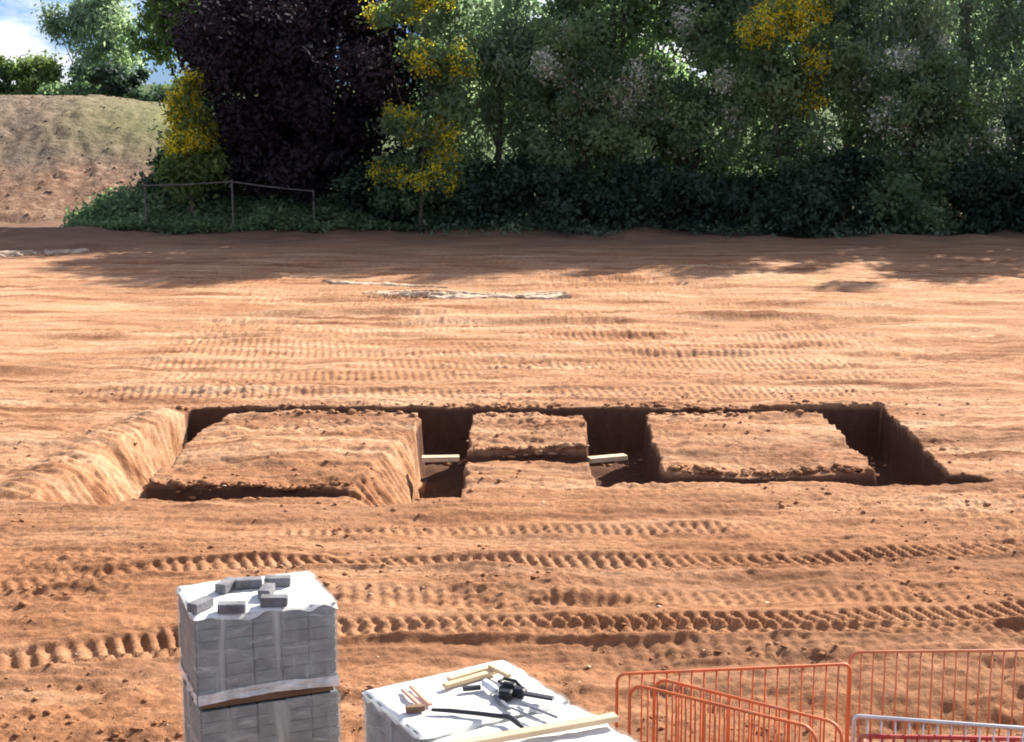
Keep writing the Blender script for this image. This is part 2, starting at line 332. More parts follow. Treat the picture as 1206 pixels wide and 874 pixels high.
# islands stay a little lumpy; crumbled rims
Z += 0.05 * fbm(X * 0.8, Y * 1.3, 352, 4, 0.6) * sstep(21.4, 22.4, Y) * (1 - sstep(27.6, 28.6, Y))
# battered banks: left of the left trench, and the cut-down corner beside the left middle trench
def striae(u, v, seed, pitch=0.30):
    return np.abs(((u / pitch + 0.5 * vnoise(u * 1.5, v * 1.5, seed)) % 1.0) * 2 - 1) ** 0.7
bw = np.interp(Y, [21.3, 22.2, 24, 26, 27.9], [0.95, 0.95, 0.78, 0.5, 0.06])
tb = np.clip((X - (-6.1 - bw)) / np.maximum(bw, 0.02), 0, 1)
mb = sstep(21.2, 21.9, Y) * (1 - sstep(27.7, 28.1, Y)) * (X < -5.75)
bank = -DEPTH * tb ** 1.25 + (0.09 * (striae(Y + 0.55 * (X + 6), X, 360) - 0.5) + 0.05 * fbm(X * 4, Y * 3, 369, 3)) * np.sin(np.pi * np.clip(tb, 0, 1)) ** 0.5
# spill of loose soil thrown up left of the bank
Z += 0.10 * np.exp(-((X + 6.1 + bw + 0.35) / 0.35) ** 2) * mb * (0.6 + 0.7 * striae(Y + 0.4 * X, X, 366, 0.4))
b2w = np.interp(Y, [21.5, 22.2, 24, 25.6, 26.6], [0.95, 0.95, 0.7, 0.35, 0.03])
t2 = np.clip((X - (-1.52 - b2w)) / np.maximum(b2w, 0.02), 0, 1)
m2 = sstep(21.4, 21.9, Y) * (1 - sstep(26.2, 26.8, Y)) * (X < -1.35)
bank2 = -0.75 * t2 ** 1.4 + 0.10 * (striae(Y * 0.8 + 0.8 * (X + 2), X, 361, 0.27) - 0.5) * np.sin(np.pi * np.clip(t2, 0, 1)) ** 0.5
Z = Z + mb * (tb > 0) * bank + m2 * (t2 > 0) * bank2
floor = -DEPTH + 0.06 * fbm(X * 1.5, Y * 1.5, 362, 3)
rim = np.clip(fbm(X * 3.2, Y * 3.2, 363, 3, 0.6), 0, 1)
# broken lumps lying along the rear and front trenches
fill = 0.55 * sstep(0.15, 0.7, fbm(X * 1.3, Y * 1.1, 364, 3)) * ((np.abs(Y - 27.9) < 0.5) & (X > -5.0) & (np.abs(X + 1.2) > 0.6) & (np.abs(X - 1.85) > 0.7) & (X < 5.5) | (np.abs(Y - 22.4) < 0.9) & (X < -2.5) & (X > -5.3) & (vnoise(X * 0.9, Y * 0, 365) > 0.3) | (np.abs(Y - 24.2) < 0.5) & (np.abs(X - 0.25) < 0.8))
Z = Z * (1 - trench) + np.minimum(floor + fill, Z) * trench
# woodland bank and low ridges at the left edge
Z += 1.1 * sstep(61.5, 65.5, Y) * sstep(-19.0, -15.5, X) * (1 - sstep(-5.5, -1.5, X)) * (1 - sstep(72, 85, Y))
Z += 0.35 * sstep(60.5, 64, Y) * sstep(-4, 0, X) * (1 - sstep(90, 200, Y))
rg = 0.55 + 0.5 * vnoise(X * 0.5, Y * 0.3, 365)
Z += 0.35 * np.exp(-((Y - 60.8 - 0.15 * (X + 20)) / 1.1) ** 2) * (1 - sstep(-17.5, -15, X)) * rg
Z += 0.12 * fbm(X * 0.6, Y * 0.6, 367, 3) * sstep(54, 60, Y) * (1 - sstep(70, 90, Y))
Z += 0.20 * np.exp(-((Y - 57.2) / 0.5) ** 2) * (1 - sstep(-15.5, -14, X)) * (0.5 + 0.6 * vnoise(X, Y * 0.3, 368))
ny, nx = X.shape
idx = np.arange(nx * ny).reshape(ny, nx)
F = np.stack([idx[:-1, :-1], idx[:-1, 1:], idx[1:, 1:], idx[1:, :-1]], -1).reshape(-1, 4)
trench_shade = np.clip(trench + 0, 0, 1)
for sh in ((0, 1), (0, -1), (1, 0), (-1, 0), (0, 2), (0, -2), (2, 0), (-2, 0), (3, 0), (-3, 0)): trench_shade = np.maximum(trench_shade, np.roll(trench, sh, (0, 1)))
trench_shade = trench_shade * (1 - np.clip(mb * (tb > 0) * (tb < .97) + m2 * (t2 > 0) * (t2 < .97), 0, 1))  # sunlit banks left out of the painted trench shade
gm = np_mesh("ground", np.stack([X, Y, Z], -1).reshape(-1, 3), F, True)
at_ = gm.attributes.new('trench_shade', 'FLOAT', 'POINT'); at_.data.foreach_set('value', trench_shade.ravel().astype(np.float32))
T1P = [(-8, 17.3), (-6.2, 17.75), (-4.33, 18.5), (0, 18.75), (4, 18.85), (6.8, 19.4), (9, 20)]; T2P = [(-8, 14.4), (-5.4, 15.25), (-3.8, 15.95), (-1.9, 16.3), (1.9, 16.38), (5.9, 16.85), (9, 17.4)]
damp = 0.75 * np.exp(-((Y - lerp_pts(X, T2P) + 0.78) / 0.33) ** 2) * sstep(-0.7, 0.1, vnoise(X * 0.35, X * 0, 950)) + 0.6 * np.exp(-((Y - lerp_pts(X, T1P) + 0.85) / 0.45) ** 2) * sstep(-0.5, 0.3, vnoise(X * 0.35, X * 0, 951))
damp += 0.7 * sstep(0.15, 0.75, fbm(X * 0.28, Y * 0.75, 952, 3)) * (1 - sstep(24, 34, Y)) + 0.45 * sstep(0.3, 0.8, fbm(X * 0.2, Y * 1.1, 953, 3)) * sstep(28, 36, Y)
damp += 0.6 * np.exp(-((Y - 21.1) / 0.35) ** 2) * sstep(-0.4, 0.3, vnoise(X * 0.4, X * 0, 954)) + 0.5 * np.exp(-((X + 6.2) / 1.3) ** 2 - ((Y - 14.2) / 0.5) ** 2)
dm_ = gm.attributes.new('damp', 'FLOAT', 'POINT'); dm_.data.foreach_set('value', np.clip(damp, 0, 0.9).ravel().astype(np.float32))
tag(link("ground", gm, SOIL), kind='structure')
def gz(x, y):
    i = min(max(np.searchsorted(xs, x), 1), nx - 1); j = min(max(np.searchsorted(ys, y), 1), ny - 1)
    return float(Z[j, i])

# ------------------------------------------------------------------ spoil heap
hx = np.linspace(-46, -9, 240); hy = np.linspace(62, 100, 170)
HX, HY = np.meshgrid(hx, hy)
front = 66.0 + 0.8 * vnoise(HX * 0.16, HX * 0, 400) + 0.25 * vnoise(HX * 0.7, HX * 0, 401)
prof = sstep(0, 1, np.clip((HY - front) / 14.0, 0, 1)) ** 0.8 * (1 - sstep(86, 98, HY))
topz = np.interp(HX, [-52, -36, -28, -22, -18.5, -15, -11, -9], [4.9, 5.25, 5.25, 5.2, 4.7, 3.9, 2.2, 0])
HZ = topz * prof
HZ += 0.06 * fbm(HX * 0.3, HY * 0.3, 402, 3, 0.5) * prof + 0.05 * fbm(HX * 3.4, HY * 3.4, 409, 2, 0.7) * sstep(0.02, 0.3, prof) + 0.06 * fbm(HX * 1.6, HY * 1.6, 403, 4, 0.6) * sstep(0.02, 0.3, prof)
# excavated bite at its foot on the right
bite = 0.55 * np.exp(-((HX + 18.2) / 2.4) ** 2)
wall = sstep(68.0, 69.9, HY + 0.5 * vnoise(HX * 1.1, HY * 0.6, 404))
HZ = HZ * (1 - bite * (1 - wall) * 0.9)
HZ += 0.12 * (striae(HX + 0.2 * HY, HY, 405, 0.5) - 0.5) * bite * sstep(67.4, 69, HY) * (1 - sstep(70, 72, HY))
HZ += 0.13 * (striae(HX * 0.9 + 0.35 * HY, HY * .6, 407, 1.9) - 0.5) * sstep(0.05, 0.4, prof) * (1 - sstep(0.7, 1, prof))
HZ -= 0.4 * (1 - sstep(0, 0.06, prof))
hi = np.arange(HX.size).reshape(HX.shape)
tag(link("spoil_heap", np_mesh("spoil_heap", np.stack([HX, HY, HZ], -1).reshape(-1, 3), np.stack([hi[:-1, :-1], hi[:-1, 1:], hi[1:, 1:], hi[1:, :-1]], -1).reshape(-1, 4), True), HEAP), kind='structure')

# ------------------------------------------------------------------ loose clods and pale stones
def rocks(name, pts, sizes, material, flat=0.7, kind='stuff', label=None):
    bm = bmesh.new(); bmesh.ops.create_icosphere(bm, subdivisions=1, radius=1)
    bv = np.array([v.co[:] for v in bm.verts]); bf = np.array([[v.index for v in f.verts] for f in bm.faces]); bm.free()
    n = len(pts); nv = len(bv)
    V = bv[None] * (1 + rng.uniform(-0.35, 0.35, (n, nv, 1))) * np.asarray(sizes)[:, None, None] * np.stack([rng.uniform(0.8, 1.5, n), rng.uniform(0.7, 1.2, n), rng.uniform(0.5, 0.9, n) * flat], -1)[:, None, :]
    a = rng.uniform(0, 6.28, n); c, s = np.cos(a)[:, None], np.sin(a)[:, None]
    V = np.stack([V[..., 0] * c - V[..., 1] * s, V[..., 0] * s + V[..., 1] * c, V[..., 2]], -1) + np.asarray(pts)[:, None, :]
    Fc = (bf[None] + (np.arange(n) * nv)[:, None, None]).reshape(-1, 3)
    o = link(name, np_mesh(name, V.reshape(-1, 3), Fc), material); tag(o, kind=kind, label=label); return o
P = []; S = []
for _ in range(7000):
    y = 13.0 + 17 * rng.random() ** 1.4; x = rng.uniform(-0.36, 0.36) * (y + 1)
    if vnoise(np.array(x * 0.7), np.array(y * 0.9), 500) < 0.05: continue
    s = 0.008 + 0.036 * rng.random() ** 4
    P.append((x, y, gz(x, y) + s * 0.2)); S.append(s)
for _ in range(800):                               # rims of the diggings
    k = rng.choice([0, 1, 2, 3, 5])
    x, y = [(rng.uniform(-6, 7), 27.55 - abs(rng.normal(0, .12))), (rng.uniform(-5.6, -2.4), 22.42 + abs(rng.normal(0, .1))), (rng.uniform(2.5, 5.7), 23.2 + abs(rng.normal(0, .1))),
            (rng.uniform(-.7, 1.3), 24.62 + abs(rng.normal(0, .08))), (rng.uniform(-7.4, -6.3), rng.uniform(21.5, 26.5)), (rng.uniform(-6.5, 7.2), 28.25 + abs(rng.normal(0, .1)))][k]
    s = 0.02 + 0.06 * rng.random() ** 2
    P.append((x, y, gz(x, y) + s * 0.25)); S.append(s)
rocks("soil_clods", P, S, SOIL)
PALE = mat("pale_stone", (0.50, 0.38, 0.265), 0.9, 3.0, 0.3, 0.4, 15)
def pale_strip(x0, y0, x1, y1, n, spread, smax, material=PALE):
    pts = []; sz = []
    for _ in range(n):
        t = rng.random(); x = x0 + (x1 - x0) * t; y = y0 + (y1 - y0) * t + 0.12 * math.sin(t * 9) + rng.normal(0, spread)
        s = 0.02 + smax * rng.random() ** 3; pts.append((x, y, gz(x, y) + s * 0.25)); sz.append(s)
    return pts, sz
def spread(name, strips, h, material):
    Vs, Fs, k = [], [], 0
    for (x0, y0, x1, y1, w, sd_) in strips:
        nu, nv = int(abs(x1 - x0) * 22) + 8, 26
        u, v = np.meshgrid(np.linspace(0, 1, nu), np.linspace(-1, 1, nv))
        px = x0 + (x1 - x0) * u; cy = y0 + (y1 - y0) * u + .16 * vnoise(px * .8, px * 0, sd_)
        ww = w * (0.55 + 0.45 * vnoise(px * 1.1, px * 0, sd_ + 1) + .25 * vnoise(px * 4, px * 0, sd_ + 2)) * sstep(0, .12, u) * (1 - sstep(.88, 1, u))
        py = cy + v * np.maximum(ww, .02)
        gi = np.clip(np.searchsorted(ys, py), 1, ny - 1); gj = np.clip(np.searchsorted(xs, px), 1, nx - 1)
        pz = Z[gi, gj] * .4 + (Z[gi, gj].mean()) * .6 + h * (1 - np.abs(v) ** 3) - .06 * (np.abs(v) > .99) + .022 * fbm(px * 5, py * 6, sd_ + 5, 3) + .01
        i = np.arange(nu * nv).reshape(nv, nu) + k
        Vs.append(np.stack([px, py, pz], -1).reshape(-1, 3)); Fs.append(np.stack([i[:-1, :-1], i[:-1, 1:], i[1:, 1:], i[1:, :-1]], -1).reshape(-1, 4)); k += nu * nv
    return tag(link(name, np_mesh(name, np.concatenate(Vs), np.concatenate(Fs), True), material), kind='stuff')
spread("gravel_strip", [(-4.3, 43.3, 1.7, 43.0, .48, 900), (-5.8, 46.7, -1.9, 45.0, .22, 910), (3.5, 46.0, 6.7, 45.9, .42, 920)], .03, PALE)
spread("rubble_spread", [(-19.6, 52.6, -17.0, 54.0, .35, 940), (-16.6, 54.2, -15.2, 54.8, .25, 950)], .12, PALE)
pp, ss = [], []
for a in [(-4.1, 43.3, 1.6, 43.0, 1500, 0.24, 0.02), (-5.6, 46.6, -2.0, 45.0, 200, 0.2, 0.02), (3.6, 46.0, 6.5, 45.9, 500, 0.2, 0.02)]:
    p_, s_ = pale_strip(*a); pp += p_; ss += s_
rocks("gravel", pp, ss, PALE, 0.5)
pp, ss = [], []
for a in [(-19.3, 53.0, -17.2, 53.6, 140, 0.3, 0.16), (-17.0, 53.8, -15.4, 54.6, 40, 0.3, 0.14)]:
    p_, s_ = pale_strip(*a); pp += p_; ss += s_
rocks("rubble", pp, ss, PALE)

P = []; S = []
for _ in range(900):
    j_ = rng.integers(16, 115); i_ = rng.integers(48, 236); s = 0.03 + 0.07 * rng.random() ** 3
    if HZ[j_, i_] > 0.2: P.append((HX[j_, i_], HY[j_, i_], HZ[j_, i_] + s * .2)); S.append(s)
rocks("heap_clods", P, S, HEAP)
P = []; S = []
for _ in range(130):
    y = 13.2 + 30 * rng.random() ** 1.6; x = rng.uniform(-0.36, 0.36) * (y + 1)
    s = 0.012 + 0.028 * rng.random() ** 3; P.append((x, y, gz(x, y) + s * 0.15)); S.append(s)
rocks("pale_stones", P, S, PALE)
# ------------------------------------------------------------------ foliage
def leaf_mesh(name, C, N, size, tint, aspect=0.6, droop=0.3):
    """one rhombus per leaf; C centres (n,3), N preferred normals (n,3)"""
    n = len(C)
    nrm = N + rng.normal(0, 0.75, (n, 3)); nrm /= np.linalg.norm(nrm, axis=1, keepdims=True) + 1e-9
    a = np.cross(nrm, rng.normal(0, 1, (n, 3))); a /= np.linalg.norm(a, axis=1, keepdims=True) + 1e-9
    b = np.cross(nrm, a)
    sz = size * rng.uniform(0.6, 1.4, (n, 1))
    V = np.stack([C - a * sz, C - b * sz * aspect - nrm * sz * 0.12, C + a * sz - np.array([0, 0, droop]) * sz, C + b * sz * aspect - nrm * sz * 0.12], 1).reshape(-1, 3)
    me = np_mesh(name, V, np.arange(4 * n).reshape(n, 4))
    at = me.attributes.new('tint', 'FLOAT', 'FACE'); at.data.foreach_set('value', np.clip(tint, 0, 1).astype(np.float32))
    return me
def crown_points(lobes, n, clump_r, shell=0.72, flat=0.75, per=190):
    """lobes: (x,y,z,rx,ry,rz); leaves gathered into clumps spread through the lobes' volume"""
    vol = np.array([l[3] * l[4] * l[5] for l in lobes]) ** 0.75; vol = vol / vol.sum()
    K = max(12, n // per)
    li = rng.choice(len(lobes), K, p=vol); lb = np.array(lobes)[li]
    d = rng.normal(0, 1, (K, 3)); d /= np.linalg.norm(d, axis=1, keepdims=True)
    r = np.where(rng.random(K) < shell, rng.uniform(0.72, 1.08, K), rng.uniform(0.1, 0.8, K))
    cc = lb[:, :3] + d * r[:, None] * lb[:, 3:6]
    tint = rng.random(K); cr_ = clump_r * rng.uniform(0.6, 1.55, K)
    ci = rng.integers(0, K, n)
    off = rng.normal(0, 0.5, (n, 3)) * cr_[ci][:, None] * np.array([1, 1, flat])
    C = cc[ci] + off
    N = d[ci] * 0.5 + off / (np.linalg.norm(off, axis=1, keepdims=True) + 1e-6) * 0.5 + np.array([0, 0, 0.5])
    return C, N, 0.75 * tint[ci] ** 1.6 + 0.35 * rng.random(n), cc, d
def make_trunk(base, lobes, r, nlimb, seedv):
    rd = random.Random(seedv); bm = bmesh.new()
    top = Vector(lobes[0][:3]) - Vector(base)
    hgt = max(1.0, top.z)
    pts = [Vector((top.x * (t ** 1.5) + 0.12 * math.sin(5 * t + seedv) * t, top.y * t ** 1.5, -0.3 + (hgt + 0.3) * t)) for t in (0, .2, .4, .6, .8, 1)]
    add_tube(bm, pts, [r * 1.25, r, r * .85, r * .7, r * .5, r * .25], 8)
    for k in range(nlimb):
        l = rd.choice(lobes); i = rd.choice([1, 2, 3, 4]); p0 = pts[i]
        e = Vector((l[0] + rd.uniform(-.7, .7) * l[3], l[1] + rd.uniform(-.7, .7) * l[4], l[2] + rd.uniform(-.3, .7) * l[5])) - Vector(base)
        if e.z < p0.z: e.z = p0.z + 0.5
        m1 = p0.lerp(e, .5) + Vector((rd.uniform(-.3, .3), rd.uniform(-.3, .3), 0.25))
        rr = r * (.5 - .07 * i)
        add_tube(bm, [p0, p0.lerp(m1, .5) + Vector((0, 0, .1)), m1, e], [rr, rr * .8, rr * .55, rr * .2], 6)
    return bm_mesh("trunk", bm, True)
TREE_SEED = [0]
def tree(name, label, cat, group, x, y, lobes, n, leaf, material, trunk_r=0.16, limbs=7, clump=0.75, shell=0.72, bark=BARK, blossom=None, droop=0.3, flat=0.75, per=190):
    """lobes relative to the trunk foot"""
    TREE_SEED[0] += 1
    z0 = gz(x, y) if y < 66 else 0.3
    t = empty(name, (x, y, z0), label=label, cat=cat, group=group)
    link("trunk", make_trunk((0, 0, 0), lobes, trunk_r, limbs, TREE_SEED[0]), bark, t)
    C, N, ti, cc, d = crown_points(lobes, n, clump, shell, flat, per)
    keep = C[:, 2] > 0.05
    link("crown", leaf_mesh("crown", C[keep], N[keep], leaf, ti[keep], 0.6, droop), material, t)
    if blossom:
        bmat, nb, bs, sel, br = blossom            # sel(cc): which clumps flower
        w = sel(cc); k = np.nonzero(w)[0]
        if len(k):
            ci = k[rng.integers(0, len(k), nb)]
            B = cc[ci] + d[ci] * 0.15 + rng.normal(0, br, (nb, 3)) * np.array([1, 1, 1.1])
            link("blossom", leaf_mesh("blossom", B, d[ci] + np.array([0, -.5, .4]), bs, rng.random(nb), 0.75, 0.4), bmat, t)
    return t
def lob(rx, ry, rz, z, n, spread, seed, sub=0.55):
    """a main ellipsoid with n smaller lobes around it -> uneven outline"""
    rd = random.Random(seed); o = [(0, 0, z, rx * .8, ry * .8, rz * .85)]
    for i in range(n):
        a = 2 * math.pi * i / n + rd.uniform(-.4, .4); e = rd.uniform(-.75, .85)
        c = math.sqrt(max(0.05, 1 - e * e)); s = sub * rd.uniform(.6, 1.1)
        o.append((rx * .75 * spread * c * math.cos(a), ry * .75 * spread * c * math.sin(a), z + rz * .75 * e, rx * s, ry * s, rz * s * .8))
    return o

# copper beech
BZ = 7.0
tree("copper_beech", "huge dark purple copper beech standing at the left end of the tree line", "tree", None, -8.8, 65.8,
     lob(4.9, 4.0, 4.8, 5.0, 14, 1.0, 3, 0.5) + [(-2.6, -1.0, 3.0, 2.4, 2, 1.6), (0.5, 0, 9.9, 2.3, 2.4, 1.8), (-.6, -1.2, 1.9, 3.6, 2.2, 1.5), (2.2, -1.0, 1.8, 2.2, 2, 1.4)], 74000, 0.125, PURPLE, 0.4, 12, 0.8)
# laburnums
def lab(name, label, x, y, lobes, n, nb, sel, br=0.35, material=G_LIGHT):
    return tree(name, label, "tree", "yellow flowering trees in the tree line", x, y, lobes, n * 5 // 4, 0.11, material, 0.09, 6, 0.5, blossom=(YELLOW, nb * 2, 0.052, sel, br), per=60)
lab("yellow_flowering_tree", "small tree with golden yellow blossom left of the purple beech above the earth bank", -13.2, 63.2,
    [(-.1, 0, 3.9, .35, .6, .5), (0.5, 0, 3.2, .5, .6, .3), (-.35, 0, 4.6, .28, .5, .4), (.1, 0, 5.2, .16, .3, .35), (-.5, 0, 3.2, .3, .5, .3), (.4, .1, 4.2, .25, .4, .2), (.2, .3, 1.8, 1.3, 1, 1.0)], 4600, 3600, lambda c: (c[:, 2] > 2.9) & (rng.random(len(c)) < .8), 0.22)
lab("yellow_flowering_tree", "tall tree hung with yellow blossom just right of the purple beech", -3.7, 61.8,
    [(0.5, 0, 6.8, 1.0, .8, .45), (1.5, 0, 6.8, .65, .6, .35), (-.1, 0, 7.4, .35, .5, .4), (-1.2, 0, 8.5, .5, .6, .3), (-.5, 0, 8.9, .45, .6, .35), (-.8, -.3, 4.3, .8, .6, .4), (.4, -.3, 3.9, .9, .6, .3), (1.5, -.3, 4.4, .6, .6, .3), (-.1, -.3, 3.1, .2, .4, .4), (-.1, -.3, 2.3, .1, .2, .4), (0.9, 0, 5.5, .9, .9, .7), (1.0, .5, 2.2, 1.0, .8, 1.3), (-.9, .5, 1.8, 1.0, .8, 1.2), (.4, .5, 10.2, 1.2, 1, 1.2)], 11000, 5200,
    lambda c: ((c[:, 2] > 6.3) | ((c[:, 2] < 4.8) & (c[:, 2] > 1.8) & (c[:, 1] < .2))) & (rng.random(len(c)) < .52), 0.2, G_MID)
lab("yellow_flowering_tree", "dark tree with bright yellow blossom sprays high in the right half of the tree line", 11.2, 62.2,
    [(-1.6, -.3, 8.0, .7, .8, .3), (-.5, -.3, 8.3, .8, .8, .35), (.3, -.3, 8.8, .6, .7, .3), (0.9, 0, 7.0, .45, .8, .9), (0.7, 0, 5.2, .5, .8, .9), (-.6, 0, 5.8, 1.4, 1.0, 1.4), (1.6, 0, 6.6, 1.1, .9, 1.5), (.8, 0, 9.6, 1.3, 1, 1.0), (0, .3, 3.4, 1.7, 1.2, 1.6)], 11000, 3200,
    lambda c: (((c[:, 2] > 7.6) & (c[:, 0] < .9) & (c[:, 2] < 9.1)) | ((c[:, 2] > 4.2) & (c[:, 0] > .3) & (c[:, 0] < 1.3) & (rng.random(len(c)) < .35))) & (c[:, 1] < .45), 0.22, G_MID)
# front row of broadleaf trees
GT = "broadleaf trees of the tree line"
def wsel(p, zmin=0, zmax=99): return lambda c: (rng.random(len(c)) < p) & (c[:, 2] > zmin) & (c[:, 2] < zmax)
def blos(n, p, z0, z1, s=0.06): return (WHITE_B, int(n * 3.2), s, wsel(p * 3.6, z0, z1), 0.26)
T = [  # label, x, y, rx, ry, rz, cz, n, leaf, material, blossom
 ("grey green tree with sky showing through its top right of the tall yellow blossom", -0.6, 66.5, 3.0, 1.9, 5.6, 7.2, 13000, .14, G_GREY, None),
 ("dark green hawthorn with pinkish white blossom left of the tree line's centre", 3.0, 63.6, 2.8, 1.7, 4.1, 4.8, 14000, .12, G_MID, blos(2600, .12, 4.0, 7.8)),
 ("mid green tree rising behind the pinkish white hawthorn", 4.4, 66.6, 3.4, 1.9, 8.4, 10.6, 27000, .14, G_MID, None),
 ("dark green tree with a few white flowers left of the bright yellow sprays", 7.4, 63.8, 2.8, 1.7, 4.6, 5.4, 14000, .12, G_MID, blos(1300, .08, 3.2, 8.5)),
 ("tall dark green tree behind the bright yellow sprays", 9.4, 66.8, 3.7, 2.0, 9.6, 11.6, 29000, .14, G_GREY, None),
 ("soft pale green tree with long hanging branches right of the bright yellow sprays", 14.4, 65.8, 3.6, 1.9, 9.2, 11.2, 25000, .13, G_GREY, blos(900, .06, 3, 8)),
 ("pale grey green tree with bare upright stems at the right edge of the picture", 19.2, 66.2, 3.4, 1.9, 9.0, 11.0, 20000, .13, G_GREY, None),
 ("mid green tree with whitish blossom low on the right of the tree line", 16.4, 63.2, 2.8, 1.7, 3.5, 3.9, 14000, .12, G_MID, blos(1500, .10, 2.4, 7)),
 ("dark bushy tree cut off by the right edge of the picture", 21.0, 63.6, 2.8, 2.5, 3.6, 4.0, 14000, .12, G_DARK, None),
 ("tall dark tree seen behind the purple beech's right shoulder", -3.4, 70.5, 3.2, 2.6, 6.0, 7.6, 15000, .16, G_DARK, None),
]
for i, (lb, x, y, rx, ry, rz, cz, n, lf, m_, bl) in enumerate(T):
    pale = m_ is G_GREY
    tree("broadleaf_tree", lb, "tree", GT, x, y, lob(rx, ry, rz, cz, 11, 1.0, 50 + i, 0.5), n * 6 // 5, lf * .88, m_, 0.2 if not pale else .17, 9, 0.75 if not pale else .7, 0.7, BARK_PALE if pale else BARK, bl, .3 if not pale else 1.0, .75 if not pale else 1.5)
# dense understorey along the foot of the tree line
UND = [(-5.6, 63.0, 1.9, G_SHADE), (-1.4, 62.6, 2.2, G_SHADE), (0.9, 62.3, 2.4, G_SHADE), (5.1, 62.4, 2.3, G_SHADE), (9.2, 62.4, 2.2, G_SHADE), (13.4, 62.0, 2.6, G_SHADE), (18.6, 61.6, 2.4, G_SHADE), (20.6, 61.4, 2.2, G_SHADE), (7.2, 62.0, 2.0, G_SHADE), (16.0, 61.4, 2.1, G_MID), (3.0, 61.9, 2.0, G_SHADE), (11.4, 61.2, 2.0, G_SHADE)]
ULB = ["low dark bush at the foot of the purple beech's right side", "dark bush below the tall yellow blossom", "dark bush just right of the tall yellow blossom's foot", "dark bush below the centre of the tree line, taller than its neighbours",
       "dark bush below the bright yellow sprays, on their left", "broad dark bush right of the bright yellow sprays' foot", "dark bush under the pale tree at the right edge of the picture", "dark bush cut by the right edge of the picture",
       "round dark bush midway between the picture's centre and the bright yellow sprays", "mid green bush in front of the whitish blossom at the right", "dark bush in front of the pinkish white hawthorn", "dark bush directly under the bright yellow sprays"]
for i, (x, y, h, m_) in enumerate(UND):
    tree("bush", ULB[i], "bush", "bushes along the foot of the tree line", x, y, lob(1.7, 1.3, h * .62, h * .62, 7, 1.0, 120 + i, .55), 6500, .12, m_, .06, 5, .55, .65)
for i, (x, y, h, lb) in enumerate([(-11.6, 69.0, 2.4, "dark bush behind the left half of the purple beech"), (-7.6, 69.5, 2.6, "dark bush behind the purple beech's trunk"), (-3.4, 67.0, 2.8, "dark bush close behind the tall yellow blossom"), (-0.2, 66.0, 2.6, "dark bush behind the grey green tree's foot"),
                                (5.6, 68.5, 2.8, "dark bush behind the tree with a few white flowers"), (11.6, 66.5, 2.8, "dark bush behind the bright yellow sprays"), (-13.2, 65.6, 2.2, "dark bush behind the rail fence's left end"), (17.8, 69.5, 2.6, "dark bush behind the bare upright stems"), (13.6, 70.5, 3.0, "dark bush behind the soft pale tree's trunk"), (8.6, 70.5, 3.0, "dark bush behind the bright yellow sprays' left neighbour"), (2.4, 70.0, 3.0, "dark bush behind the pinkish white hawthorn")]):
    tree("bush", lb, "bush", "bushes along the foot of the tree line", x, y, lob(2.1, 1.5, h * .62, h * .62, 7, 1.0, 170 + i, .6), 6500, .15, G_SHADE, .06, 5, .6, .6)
# rear closing row
GB = "trees closing the view behind the tree line"
RB = [(24.6, 66.5, 4.0, 9.2, 11.0, G_DARK, "tall dark tree just beyond the right edge of the picture"), (30.0, 66, 4.2, 9.2, 11.0, G_DARK, "tall dark tree well beyond the right edge of the picture")]
for i, (x, y, rx, rz, cz, m_, lb) in enumerate(RB):
    tree("broadleaf_tree", lb or "tree filling the gaps behind the front trees of the tree line", "tree", None if lb else GB, x, y, lob(rx, rx * .9, rz, cz, 10, 1.0, 80 + i, .5), 11000, .2, m_, .25, 7, .85, .7)
for i, (x, y, rx, rz, lb) in enumerate([(0, 118, 5, 7.6, "far tree glimpsed through the gap beside the tall yellow blossom"), (9, 124, 6, 8.2, "far tree glimpsed behind the pinkish white hawthorn"), (19, 120, 6, 7.8, "far tree glimpsed behind the bright yellow sprays"), (29, 122, 6, 8.2, "far tree glimpsed behind the soft pale tree"), (38, 118, 5.5, 8.0, "far tree glimpsed at the right edge of the picture")]):
    tree("far_tree", lb, "tree", "far trees across the field behind the tree line", x, y, lob(rx, 3, rz, rz * 1.05, 11, 1.0, 210 + i, .5), 7000, .37, G_MID, .3, 5, 1.1, .7)
# left: trees beyond the spoil heap
def far_lobes(lobes, k, g=0.3):      # same lobes for a tree k times as big, keeping its height over the eye line
    return [(l[0] * k, l[1] * k, 5.7 + (l[2] - 5.7) * k, l[3] * k, l[4] * k, l[5] * k) for l in lobes]
tree("birch_tree", "slender grey green birch against the sky beyond the earth heap", "tree", None, -33.0, 125, far_lobes(lob(2.3, 2.2, 4.4, 7.9, 9, 1.05, 90, .42) + [(-2.4, 0, 9.4, 1.0, 1, .8), (2.3, 0, 8.6, 1.2, 1, 1.2), (.6, 0, 12.4, 1.1, 1, 1.6)], 1.3), 10500, .19, G_GREY, .2, 10, .9, .75, BARK_PALE, None, .9, 1.2)
tree("broadleaf_tree", "bright mid green tree between the birch and the purple beech", "tree", None, -24.6, 122, far_lobes(lob(3.4, 2.4, 5.2, 8.6, 10, 1.0, 91, .5), 1.35), 17000, .2, G_LIGHT, .25, 8, .9)
tree("bush", "rounded yellow green bush on the skyline left of the birch", "bush", None, -36.2, 116, far_lobes(lob(2.0, 1.6, 1.7, 5.6, 7, 1.0, 92, .55), 1.26), 6500, .17, G_LIGHT, .15, 6, .6)
tree("bush", "dark green bush at the left edge of the picture above the heap", "bush", None, -40.2, 118, far_lobes(lob(2.2, 1.6, 1.6, 5.2, 7, 1.0, 93, .55), 1.26), 5500, .17, G_MID, .15, 6, .6)
